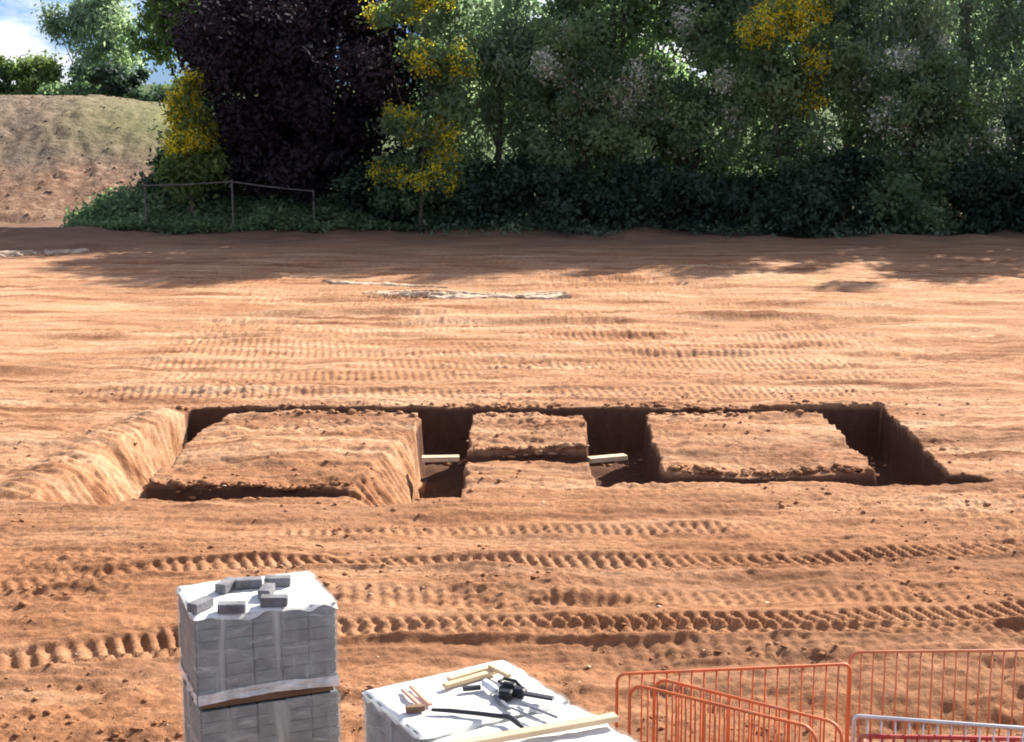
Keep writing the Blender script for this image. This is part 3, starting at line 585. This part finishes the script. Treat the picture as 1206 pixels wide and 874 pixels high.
tree("bush", "dark hedge bush behind the heap's crest right of the birch", "bush", None, -25.6, 102, far_lobes(lob(2.8, 1.6, 1.7, 5.0, 7, 1.0, 94, .5), 1.19), 8000, .15, G_SHADE, .12, 6, .6)
tree("bush", "dark hedge bush behind the heap beside the yellow blossom", "bush", None, -21.2, 101, far_lobes(lob(2.6, 1.6, 1.9, 4.7, 7, 1.0, 95, .5), 1.19), 8000, .15, G_SHADE, .12, 6, .6)
tree("bush", "low dark green bush behind the birch's foot on the skyline", "bush", None, -31.2, 110, far_lobes(lob(2.8, 1.4, 1.1, 5.0, 6, 1.0, 96, .5), 1.24), 6000, .16, G_MID, .1, 5, .6)
# grassy, ivy-covered bank at the foot of the beech
n = 26000
bx = rng.uniform(-18.6, -2.5, n); by = rng.uniform(61.8, 67.0, n)
ok = rng.random(n) < sstep(-19, -16.0, bx + 0.7 * (by - 62)) * (1 - sstep(-5.5, -2.8, bx))
bx, by = bx[ok], by[ok]; bz = np.array([gz(a, b) for a, b in zip(bx, by)])
C = np.stack([bx, by, bz + 0.05 + np.abs(rng.normal(0, .22, len(bx))) * (0.7 + 0.9 * vnoise(bx * .8, by * .8, 610))], -1)
tag(link("ground_cover", leaf_mesh("ground_cover", C, np.tile([0, -.3, .8], (len(C), 1)), .12, rng.random(len(C)), .5, .2), G_MID), kind='stuff')
n = 15000                                             # weeds and grass at the foot of the hedge and on the heap's crest
bx = rng.uniform(-4, 24, n); by = 62.2 + rng.normal(0, .7, n) * (1 + .5 * vnoise(bx * .9, bx * 0, 622)) + 1.0 * vnoise(bx * .45, bx * 0, 620); bz = np.array([gz(a, b) for a, b in zip(bx, by)])
C = np.stack([bx, by, bz + np.abs(rng.normal(0, .25, n))], -1)
tag(link("undergrowth", leaf_mesh("undergrowth", C, np.tile([0, -.3, .6], (n, 1)), .11, rng.random(n), .45, .3), G_DARK), kind='stuff')

# ------------------------------------------------------------------ rail fence on the bank
WOOD_GREY = mat("weathered_wood", (0.13, 0.115, 0.10), 0.85, (2, 2, 12), 0.3, 0.3, 30)
fx = [(-14.9, 62.3), (-11.3, 62.0), (-8.1, 62.6)]
fz = [gz(*p) for p in fx]
rail_z = [1.95, 2.12, 1.70]
fence = empty("rail_fence", (fx[0][0], fx[0][1], fz[0]), label="thin weathered rail fence crossing the dark bank below the purple beech", cat="fence")
base = Vector((fx[0][0], fx[0][1], fz[0]))
for (x, y), z, rzv in zip(fx, fz, rail_z):
    bm = bmesh.new(); add_box(bm, (0, 0, (rzv - z) / 2 - .1), (.065, .065, rzv - z + .2), 0, .012)
    link("post", bm_mesh("post", bm), WOOD_GREY, fence, Vector((x, y, z)) - base)
for i in range(2):
    a = Vector((fx[i][0], fx[i][1] - .07, rail_z[i] - .06)) - base; b = Vector((fx[i + 1][0], fx[i + 1][1] - .07, rail_z[i + 1] - .06)) - base
    bm = bmesh.new(); add_tube(bm, [a, a.lerp(b, .5) + Vector((0, 0, -.03)), b], .028, 6); link("rail", bm_mesh("rail", bm), WOOD_GREY, fence)

# ------------------------------------------------------------------ block packs
BLOCK = mat("concrete_block", (0.150, 0.172, 0.166), 0.92, 7.0, 0.35, 0.5, 60)
BRICK_D = mat("dark_concrete_brick", (0.17, 0.17, 0.175), 0.9, 9.0, 0.35, 0.5, 60)
TIMBER = mat("pale_timber", (0.58, 0.44, 0.27), 0.75, (3, 14, 14), 0.22, 0.2, 30)
BEARER = mat("pallet_timber", (0.17, 0.105, 0.06), 0.85, (3, 14, 14), 0.3, 0.3, 30)
SHEET = mat("white_polythene", (0.66, 0.65, 0.61), 0.5, 2.5, 0.14, 0.5, 7, 0.4)
def film_material(name, alpha, tintc=(0.74, 0.82, 0.775)):
    m = bpy.data.materials.new(name); m.use_nodes = True; t = m.node_tree; t.nodes.clear()
    o = nd(t, 'ShaderNodeOutputMaterial'); tr = nd(t, 'ShaderNodeBsdfTransparent'); p = nd(t, 'ShaderNodeBsdfPrincipled'); mix = nd(t, 'ShaderNodeMixShader')
    p.inputs['Base Color'].default_value = (*tintc, 1); p.inputs['Roughness'].default_value = 0.2; p.inputs['Specular IOR Level'].default_value = 0.6
    co = nd(t, 'ShaderNodeTexCoord').outputs['Object']
    v = noise_node(t, co, (6.5, 6.5, 0.7), 3, .5, .3); v2 = noise_node(t, co, (2.2, 2.2, 8), 3, .5, 1.4)
    ad = nd(t, 'ShaderNodeMath', operation='MAXIMUM'); t.links.new(v, ad.inputs[0]); t.links.new(v2, ad.inputs[1])
    f = ramp(t, ad.outputs[0], [(0.47, (alpha * .62,) * 3), (0.60, (alpha,) * 3), (0.74, (min(1, alpha * 1.9),) * 3)])
    t.links.new(f, mix.inputs[0])
    bn = nd(t, 'ShaderNodeBump'); bn.inputs['Strength'].default_value = .6; bn.inputs['Distance'].default_value = .02
    t.links.new(ad.outputs[0], bn.inputs['Height']); t.links.new(bn.outputs[0], p.inputs['Normal'])
    t.links.new(tr.outputs[0], mix.inputs[1]); t.links.new(p.outputs[0], mix.inputs[2]); t.links.new(mix.outputs[0], o.inputs[0])
    return m
FILM = film_material("shrink_film", 0.30); HEM = film_material("gathered_film", 0.85, (0.82, 0.87, 0.84))
NC, NR, ND = 5, 7, 2
PW, PD = NC * .226, ND * .425
_bm = bmesh.new(); BW, BD, BH = 0.212, 0.412, 0.093
add_box(_bm, (0, 0, 0), (BW, BD, BH), 0, .005); BLOCK_ME = bm_mesh("block", _bm); BLOCK_ME.materials.append(BLOCK)
_bm = bmesh.new(); add_box(_bm, (0, 0, 0), (PW - .05, .09, .068), 0, .006); BEARER_ME = bm_mesh("bearer", _bm); BEARER_ME.materials.append(BEARER)
def wrap_side(a, b, z0, z1, seed, hem=0):
    """wrinkled film from point a to b (2D, local), z0..z1; hem: how far the lower edge wanders up"""
    nu, nv = 44, 30; a = np.array(a); b = np.array(b); d = b - a; Ln = np.linalg.norm(d); d = d / Ln; nn = np.array([d[1], -d[0]])
    u, v = np.meshgrid(np.linspace(0, 1, nu), np.linspace(0, 1, nv))
    low = z0 + hem * (0.5 + 0.5 * np.sin(u * 5.0 + seed)) * u
    z = low + (z1 - low) * v
    o = 0.004 + 0.010 * (fbm(u * 9 + seed, v * 2.5, 700 + seed, 3) + .6) * np.clip(np.minimum(u, 1 - u) * 12, 0.2, 1)
    Px = a[0] + d[0] * Ln * u + nn[0] * o; Py = a[1] + d[1] * Ln * u + nn[1] * o
    i = np.arange(nu * nv).reshape(nv, nu)
    return np.stack([Px, Py, z], -1).reshape(-1, 3), np.stack([i[:-1, :-1], i[:-1, 1:], i[1:, 1:], i[1:, :-1]], -1).reshape(-1, 4)
def sheet_top(w, d, z, seed, drop=0.05):
    nu, nv = 50, 40; u, v = np.meshgrid(np.linspace(-1, 1, nu), np.linspace(-1, 1, nv))
    hx_, hy_ = w / 2 + .012, d / 2 + .012
    zz = z + .006 + 0.007 * fbm(u * 4, v * 4, 800 + seed, 3)
    edge = np.maximum(np.abs(u), np.abs(v)); f = sstep(.94, 1.0, edge)
    lip = drop * (0.75 + .5 * vnoise(u * 5, v * 5, 810 + seed))
    i = np.arange(nu * nv).reshape(nv, nu)
    return np.stack([u * hx_, v * hy_, zz - lip * f], -1).reshape(-1, 3), np.stack([i[:-1, :-1], i[:-1, 1:], i[1:, 1:], i[1:, :-1]], -1).reshape(-1, 4)
def pack(loc, rz, label, z, seed, sheet=True, hem=.05, rows=NR, group="wrapped packs of concrete blocks"):
    """z: height of the underside; bearers take the first 7 cm"""
    t = empty("block_pack", (loc[0], loc[1], z), rz, label=label, cat="block pack", group=group)
    for k in (-1, 0, 1): link("bearer", BEARER_ME, None, t, (0, k * .345, .035))
    for c in range(NC):
        for r in range(rows):
            for q in range(ND):
                if 0 < c < NC - 1 and q == 1 and r < rows - 1: continue       # never seen: the middle of the far row
                j = random.uniform(-.004, .004)
                link("block", BLOCK_ME, None, t, ((c - (NC - 1) / 2) * .226 + j, (q - .5) * .425 + random.uniform(-.006, .006), .07 + .002 + BH / 2 + r * .1), (0, 0, random.uniform(-.008, .008)))
    top = .07 + rows * .1 + .002
    x, y = PW / 2 + .003, PD / 2 + .006
    Vs, Fs, k = [], [], 0
    for s, (a, b) in enumerate([((-x, -y), (x, -y)), ((x, -y), (x, y)), ((x, y), (-x, y)), ((-x, y), (-x, -y))]):
        V, Fq = wrap_side(a, b, .075, top, seed + s, hem); Vs.append(V); Fs.append(Fq + k); k += len(V)
    w_ = link("wrap", np_mesh("wrap", np.concatenate(Vs), np.concatenate(Fs), True), FILM, t)
    Vs, Fs, k = [], [], 0
    for s, (a, b) in enumerate([((-x, -y), (x, -y)), ((-x, y), (-x, -y))]):
        nn = 0.006
        V, Fq = wrap_side((a[0] - nn, a[1] - nn), (b[0] + (nn if s == 0 else -nn), b[1] - nn), .055, .055 + .085, seed + s + 20, .0); V[:, 2] += hem * .6 * np.sin(np.linspace(0, 3.1, 44))[None].repeat(30, 0).ravel() * (s == 0)
        Vs.append(V); Fs.append(Fq + k); k += len(V)
    link("hem", np_mesh("hem", np.concatenate(Vs), np.concatenate(Fs), True), HEM, w_)
    if sheet:
        V, Fq = sheet_top(PW, PD, top, seed); link("cover_sheet", np_mesh("cover_sheet", V, Fq, True), SHEET, t)
    return t, z + top + .012
A1 = R(21.7); c1 = (-2.10, 11.95)
def rot(p, a): return (p[0] * math.cos(a) - p[1] * math.sin(a), p[0] * math.sin(a) + p[1] * math.cos(a))
PACK_H = .07 + NR * .1 + .002
Z1 = 1.9 - PACK_H - .012
LOW = 10; LOW_H = .07 + LOW * .1 + .008
pack(c1, A1, "film wrapped concrete block pack under the white sheet topped with loose bricks", Z1, 1)
low1 = rot((0.012, .02), A1)
pack((c1[0] + low1[0], c1[1] + low1[1]), A1 + R(.8), "film wrapped concrete block pack that carries the pack with the loose bricks", Z1 - LOW_H, 5, sheet=False, rows=LOW)
# loose bricks on pack 1 (positions along / across the sheet)
_bm = bmesh.new(); add_box(_bm, (0, 0, 0), (.215, .10, .075), 0, .006); BR_ME = bm_mesh("loose_brick", _bm); BR_ME.materials.append(BRICK_D)
LB = [(236, 712, 62, "loose dark concrete brick nearest the left corner of the white sheet, end on"), (273, 715, 4, "loose grey concrete brick on the near edge of the white sheet, left of the middle"),
      (323, 707, 2, "loose concrete brick on the near edge of the white sheet, right of the middle"), (327, 684, 3, "loose concrete brick at the far right of the white sheet"),
      (267, 689, 70, "loose dark concrete brick at the far left of the white sheet, end on"), (293, 686, 8, "loose concrete brick at the far side of the white sheet between two others"), (314, 696, 86, "loose concrete brick lying between the near and far bricks on the white sheet")]
for (bu, bv, a, lb) in LB:
    o = link("loose_brick", BR_ME, None, None, (*img(bu, bv, 1.94), 1.9 + .0385), (0, 0, R(a)))
    tag(o, lb, "brick", "loose bricks on the white sheet")

# packs 2 and 3: towards the middle, board and tools on top
A2 = R(31.0)
lc = (-1.02, 9.91)
def p2(u, v): q = rot((u, v), A2); return (lc[0] + q[0], lc[1] + q[1])       # u along the back edge, v towards the camera is negative
c2 = p2(PW / 2, -PD / 2); c3 = p2(PW / 2 + .03, -PD * 1.5 - .05)
pack(c2, A2, "film wrapped block pack under the white sheet that holds the tools", Z1, 31)
pack(c3, A2 + R(1), "white sheeted block pack at the bottom edge in front of the tools", Z1 - .02, 41)
for k, c in enumerate((c2, c3)):
    pack((c[0] + .012, c[1]), A2 + R(.5), ["lower film wrapped block pack under the one with the tools", "lower film wrapped block pack at the bottom edge below the long board"][k], Z1 - LOW_H - .02 * k, 51 + 10 * k, sheet=False, rows=LOW)
# pack at the bottom left corner, only its top edge in view
c4 = (-2.62, 8.62)
pack(c4, R(4), "pale topped block pack just showing at the bottom left corner", Z1, 71)
pack((c4[0] + .01, c4[1]), R(4.5), "lower block pack of the bottom left stack, below the pale top", Z1 - LOW_H, 75, sheet=False, rows=LOW)

ZT = 1.9
def bar_obj(name, label, cat, a, b, w, h, material, z=ZT, group=None, bevel=.004):
    """flat bar lying on the sheet from a to b"""
    d = Vector((b[0] - a[0], b[1] - a[1], 0)); bm = bmesh.new(); add_box(bm, (0, 0, h / 2), (d.length, w, h), 0, bevel)
    o = link(name, bm_mesh(name, bm), material, None, ((a[0] + b[0]) / 2, (a[1] + b[1]) / 2, z + .008), (0, 0, math.atan2(d.y, d.x))); return tag(o, label, cat, group)
STEEL_D = mat("dark_steel", (0.035, 0.037, 0.042), 0.5, 6, .3, 0, 40, .5, .3)
STEEL_G = mat("grey_steel", (0.22, 0.23, 0.25), 0.45, 6, .3, 0, 40, .5, .6)
BLACKP = mat("black_plastic", (0.012, 0.013, 0.016), 0.45, 6, .3)
WHITEP = mat("white_plastic", (0.72, 0.74, 0.76), 0.4, 4, .08)
PINKW = mat("pinkish_timber", (0.52, 0.30, 0.22), 0.8, (3, 14, 14), .25)
bar_obj("board", "long pale timber board lying across the two white sheeted packs", "board", img(520, 879, ZT + .04), img(726, 843, ZT + .04), .075, .04, TIMBER, ZT + .004)
bar_obj("timber_offcut", "pale timber offcut nearest the camera of the pair beside the black tool", "timber", img(523, 812, ZT), img(584, 794, ZT), .05, .03, TIMBER, group="timber offcuts on the white sheet")
bar_obj("timber_offcut", "pale timber offcut behind its twin at the back edge of the white sheet", "timber", img(528, 804, ZT), img(580, 789, ZT), .05, .03, TIMBER, group="timber offcuts on the white sheet")
bar_obj("timber_offcut", "short pale timber offcut touching the black tool's far end", "timber", img(577, 788, ZT + .03), img(600, 800, ZT + .03), .04, .03, TIMBER, ZT + .03, group="timber offcuts on the white sheet")
bar_obj("wooden_strip", "left one of two pinkish wooden strips at the left of the white sheet", "wood strip", img(474, 815, ZT), img(497, 836, ZT), .03, .02, PINKW, group="pinkish wooden strips")
bar_obj("wooden_strip", "right one of two pinkish wooden strips at the left of the white sheet", "wood strip", img(484, 811, ZT), img(507, 833, ZT), .035, .02, PINKW, group="pinkish wooden strips")
bar_obj("timber_offcut", "dark brown wood block at the lower left edge of the white sheet", "timber", img(478, 840, ZT), img(500, 838, ZT), .05, .04, BEARER, group="timber offcuts on the white sheet")
bar_obj("steel_pin", "longer one of two grey steel pins lying right of the crowbar", "steel pin", img(612, 830, ZT), img(657, 848, ZT), .018, .016, STEEL_G, group="grey steel pins")
bar_obj("steel_pin", "shorter one of two grey steel pins lying beside the crowbar's bent end", "steel pin", img(602, 836, ZT), img(636, 851, ZT), .014, .014, STEEL_G, group="grey steel pins")
# crowbar: long dark shaft with a bent claw
bm = bmesh.new(); o0 = Vector((*img(508, 835, ZT), ZT))
pth = [Vector((*img(u, v, ZT + .03), ZT + .03)) - o0 for u, v in [(508, 835), (530, 836), (560, 839), (585, 842), (598, 843), (604, 846), (610, 851), (616, 856)]]
add_tube(bm, pth, [.012, .016, .016, .017, .02, .02, .018, .012], 8)
tag(link("crowbar", bm_mesh("crowbar", bm, True), STEEL_D, None, o0 - Vector((0, 0, .006))), "long dark steel crowbar with a bent end lying on the white sheet", "crowbar")
# black power tool: body, handle, battery, flat guide bar
pt = img(604, 812, ZT + .05); tool = empty("power_tool", (*pt, ZT + .004), R(-24), label="black power tool with a flat dark bar lying on the white sheet", cat="power tool")
bm = bmesh.new(); add_box(bm, (0, 0, .036), (.19, .08, .064), 0, .014); add_box(bm, (-.03, .0, .075), (.10, .05, .03), 0, .01); link("body", bm_mesh("body", bm, False), BLACKP, tool)
bm = bmesh.new(); add_tube(bm, [(-.07, .02, .05), (-.13, .06, .06), (-.12, .12, .06), (-.03, .11, .06), (.05, .04, .05)], .013, 8); link("handle", bm_mesh("handle", bm, True), BLACKP, tool)
bm = bmesh.new(); add_box(bm, (.19, -.02, .04), (.24, .055, .018), 0, .005); link("guide_bar", bm_mesh("guide_bar", bm), STEEL_D, tool)
bm = bmesh.new(); add_box(bm, (-.02, -.075, .035), (.09, .07, .06), R(10), .01); link("battery", bm_mesh("battery", bm), BLACKP, tool)
# white plastic bottle-like tub and dark pouch beside the tool
pw_ = img(577, 815, ZT); bm = bmesh.new()
add_tube(bm, [(-.07, 0, .035), (.05, 0, .035), (.065, 0, .035), (.085, 0, .035)], [.03, .03, .018, .016], 10)
tag(link("tube", bm_mesh("tube", bm, True), WHITEP, None, (*pw_, ZT + .007), (0, 0, R(-60))), "white plastic tube between the offcuts and the black tool", "tube")
bar_obj("trowel_handle", "short dark handle lying left of the white plastic tube", "handle", img(545, 815, ZT), img(566, 813, ZT), .035, .03, STEEL_D)
bar_obj("chisel", "grey steel chisel lying between the white tube and the crowbar", "chisel", img(583, 822, ZT), img(600, 838, ZT), .03, .02, STEEL_G)

# pale boards across the two middle trenches
bar_obj("trench_board", "pale board set across the left middle trench", "board", (-1.50, 24.70), (-.88, 24.74), .17, .08, TIMBER, -.20, "pale boards across the middle trenches")
bar_obj("trench_board", "pale board set across the right middle trench", "board", (1.27, 24.62), (1.90, 24.84), .17, .08, TIMBER, -.20, "pale boards across the middle trenches")

# ------------------------------------------------------------------ plastic barriers
def plastic(name, c):
    m = mat(name, c, 0.5, 3.0, .18, .1, 8, .4); t = m.node_tree; p = t.nodes['Principled BSDF']
    lk = p.inputs['Base Color'].links[0].from_socket
    g = nd(t, 'ShaderNodeNewGeometry').outputs['Position']
    t.links.new(mixc(t, ramp(t, noise_node(t, g, (9, 9, 6), 6, .7), [(0.50, (0, 0, 0)), (0.68, (.75, .75, .75))]), lk, (0.40, 0.21, 0.11)), p.inputs['Base Color'])
    return m
ORANGE = plastic("orange_plastic", (0.60, 0.145, 0.045)); ORANGE_F = plastic("faded_orange_plastic", (0.56, 0.19, 0.085)); RED = plastic("red_plastic", (0.40, 0.03, 0.03))
GALV = mat("galvanised_steel", (0.55, 0.56, 0.56), 0.4, 5, .12, 0, 40, .5, .5)
def rrect(w, h, r, z0=0.0, n=6):
    pts = []
    for cx, cz, a0 in ((w - r, z0 + h - r, 0), (r, z0 + h - r, 90), (r, z0 + r, 180), (w - r, z0 + r, 270)):
        for k in range(n + 1):
            a = R(a0 + 90 * k / n); pts.append((cx + r * math.cos(a), 0, cz + r * math.sin(a)))
    return pts + pts[:1]
def barrier(a, b, label, material, height=1.0, nb=17, r=.12, fr=.0145, group="plastic barriers round the corner", name="barrier", cat="barrier", rail2=True, br=.0085):
    a = Vector(a); b = Vector(b); d = b - a; w = d.length
    z = min(gz(a.x, a.y), gz(b.x, b.y))
    t = empty(name, (a.x, a.y, z), math.atan2(d.y, d.x), label=label, cat=cat, group=group)
    hh = height - z
    bm = bmesh.new(); add_tube(bm, rrect(w, hh - .1, r, .1), fr, 8, False); link("frame", bm_mesh("frame", bm, True), material, t)
    bm = bmesh.new(); add_tube(bm, [(0, 0, .1 + fr), (0, 0, hh - fr)], br, 6); me = bm_mesh("bar", bm, True); me.materials.append(material)
    for k in range(nb):
        x = w * (k + 1) / (nb + 1)
        if x < r or x > w - r: continue
        link("bar", me, None, t, (x, 0, 0))
    if rail2:
        bm = bmesh.new(); add_box(bm, (w / 2, 0, hh - .78), (w - .05, .022, .12), 0, .006); link("reflective_board", bm_mesh("reflective_board", bm), material, t)
    bm = bmesh.new(); add_box(bm, (0, 0, .06), (.07, .52, .10), 0, .02); me = bm_mesh("foot", bm); me.materials.append(material)
    for x in (.22, w - .22): link("foot", me, None, t, (x, 0, 0))
    return t
barrier(img(727, 794, 1.0), img(1002, 782, 1.0), "orange plastic barrier at the back, running right from behind the white sheeted packs", ORANGE, 1.0, 18, .07)
barrier(img(771, 798, 1.0), img(992, 853, 1.0), "orange plastic barrier slanting towards the camera with a rounded near corner", ORANGE, 1.0, 18, .13)
barrier(img(1001, 768, 1.0), (5.05, 13.0), "faded orange plastic barrier with a rounded top corner, furthest right", ORANGE_F, 1.0, 18, .10, rail2=False)
barrier(img(742, 803, 1.0), img(962, 856, 1.0), "orange plastic barrier leaning flat behind the slanting one, nearest the packs", ORANGE, .985, 18, .13)
barrier(img(1012, 867, .93), img(1300, 872, .93), "bright red plastic barrier at the bottom right corner", RED, .93, 20, .05, .02, rail2=False)
barrier(img(1006, 843, 1.05), img(1290, 864, 1.05), "pale galvanised steel barrier in front of the faded orange one", GALV, 1.05, 16, .04, .017, "steel barriers", "steel_barrier", "barrier", False, .007)
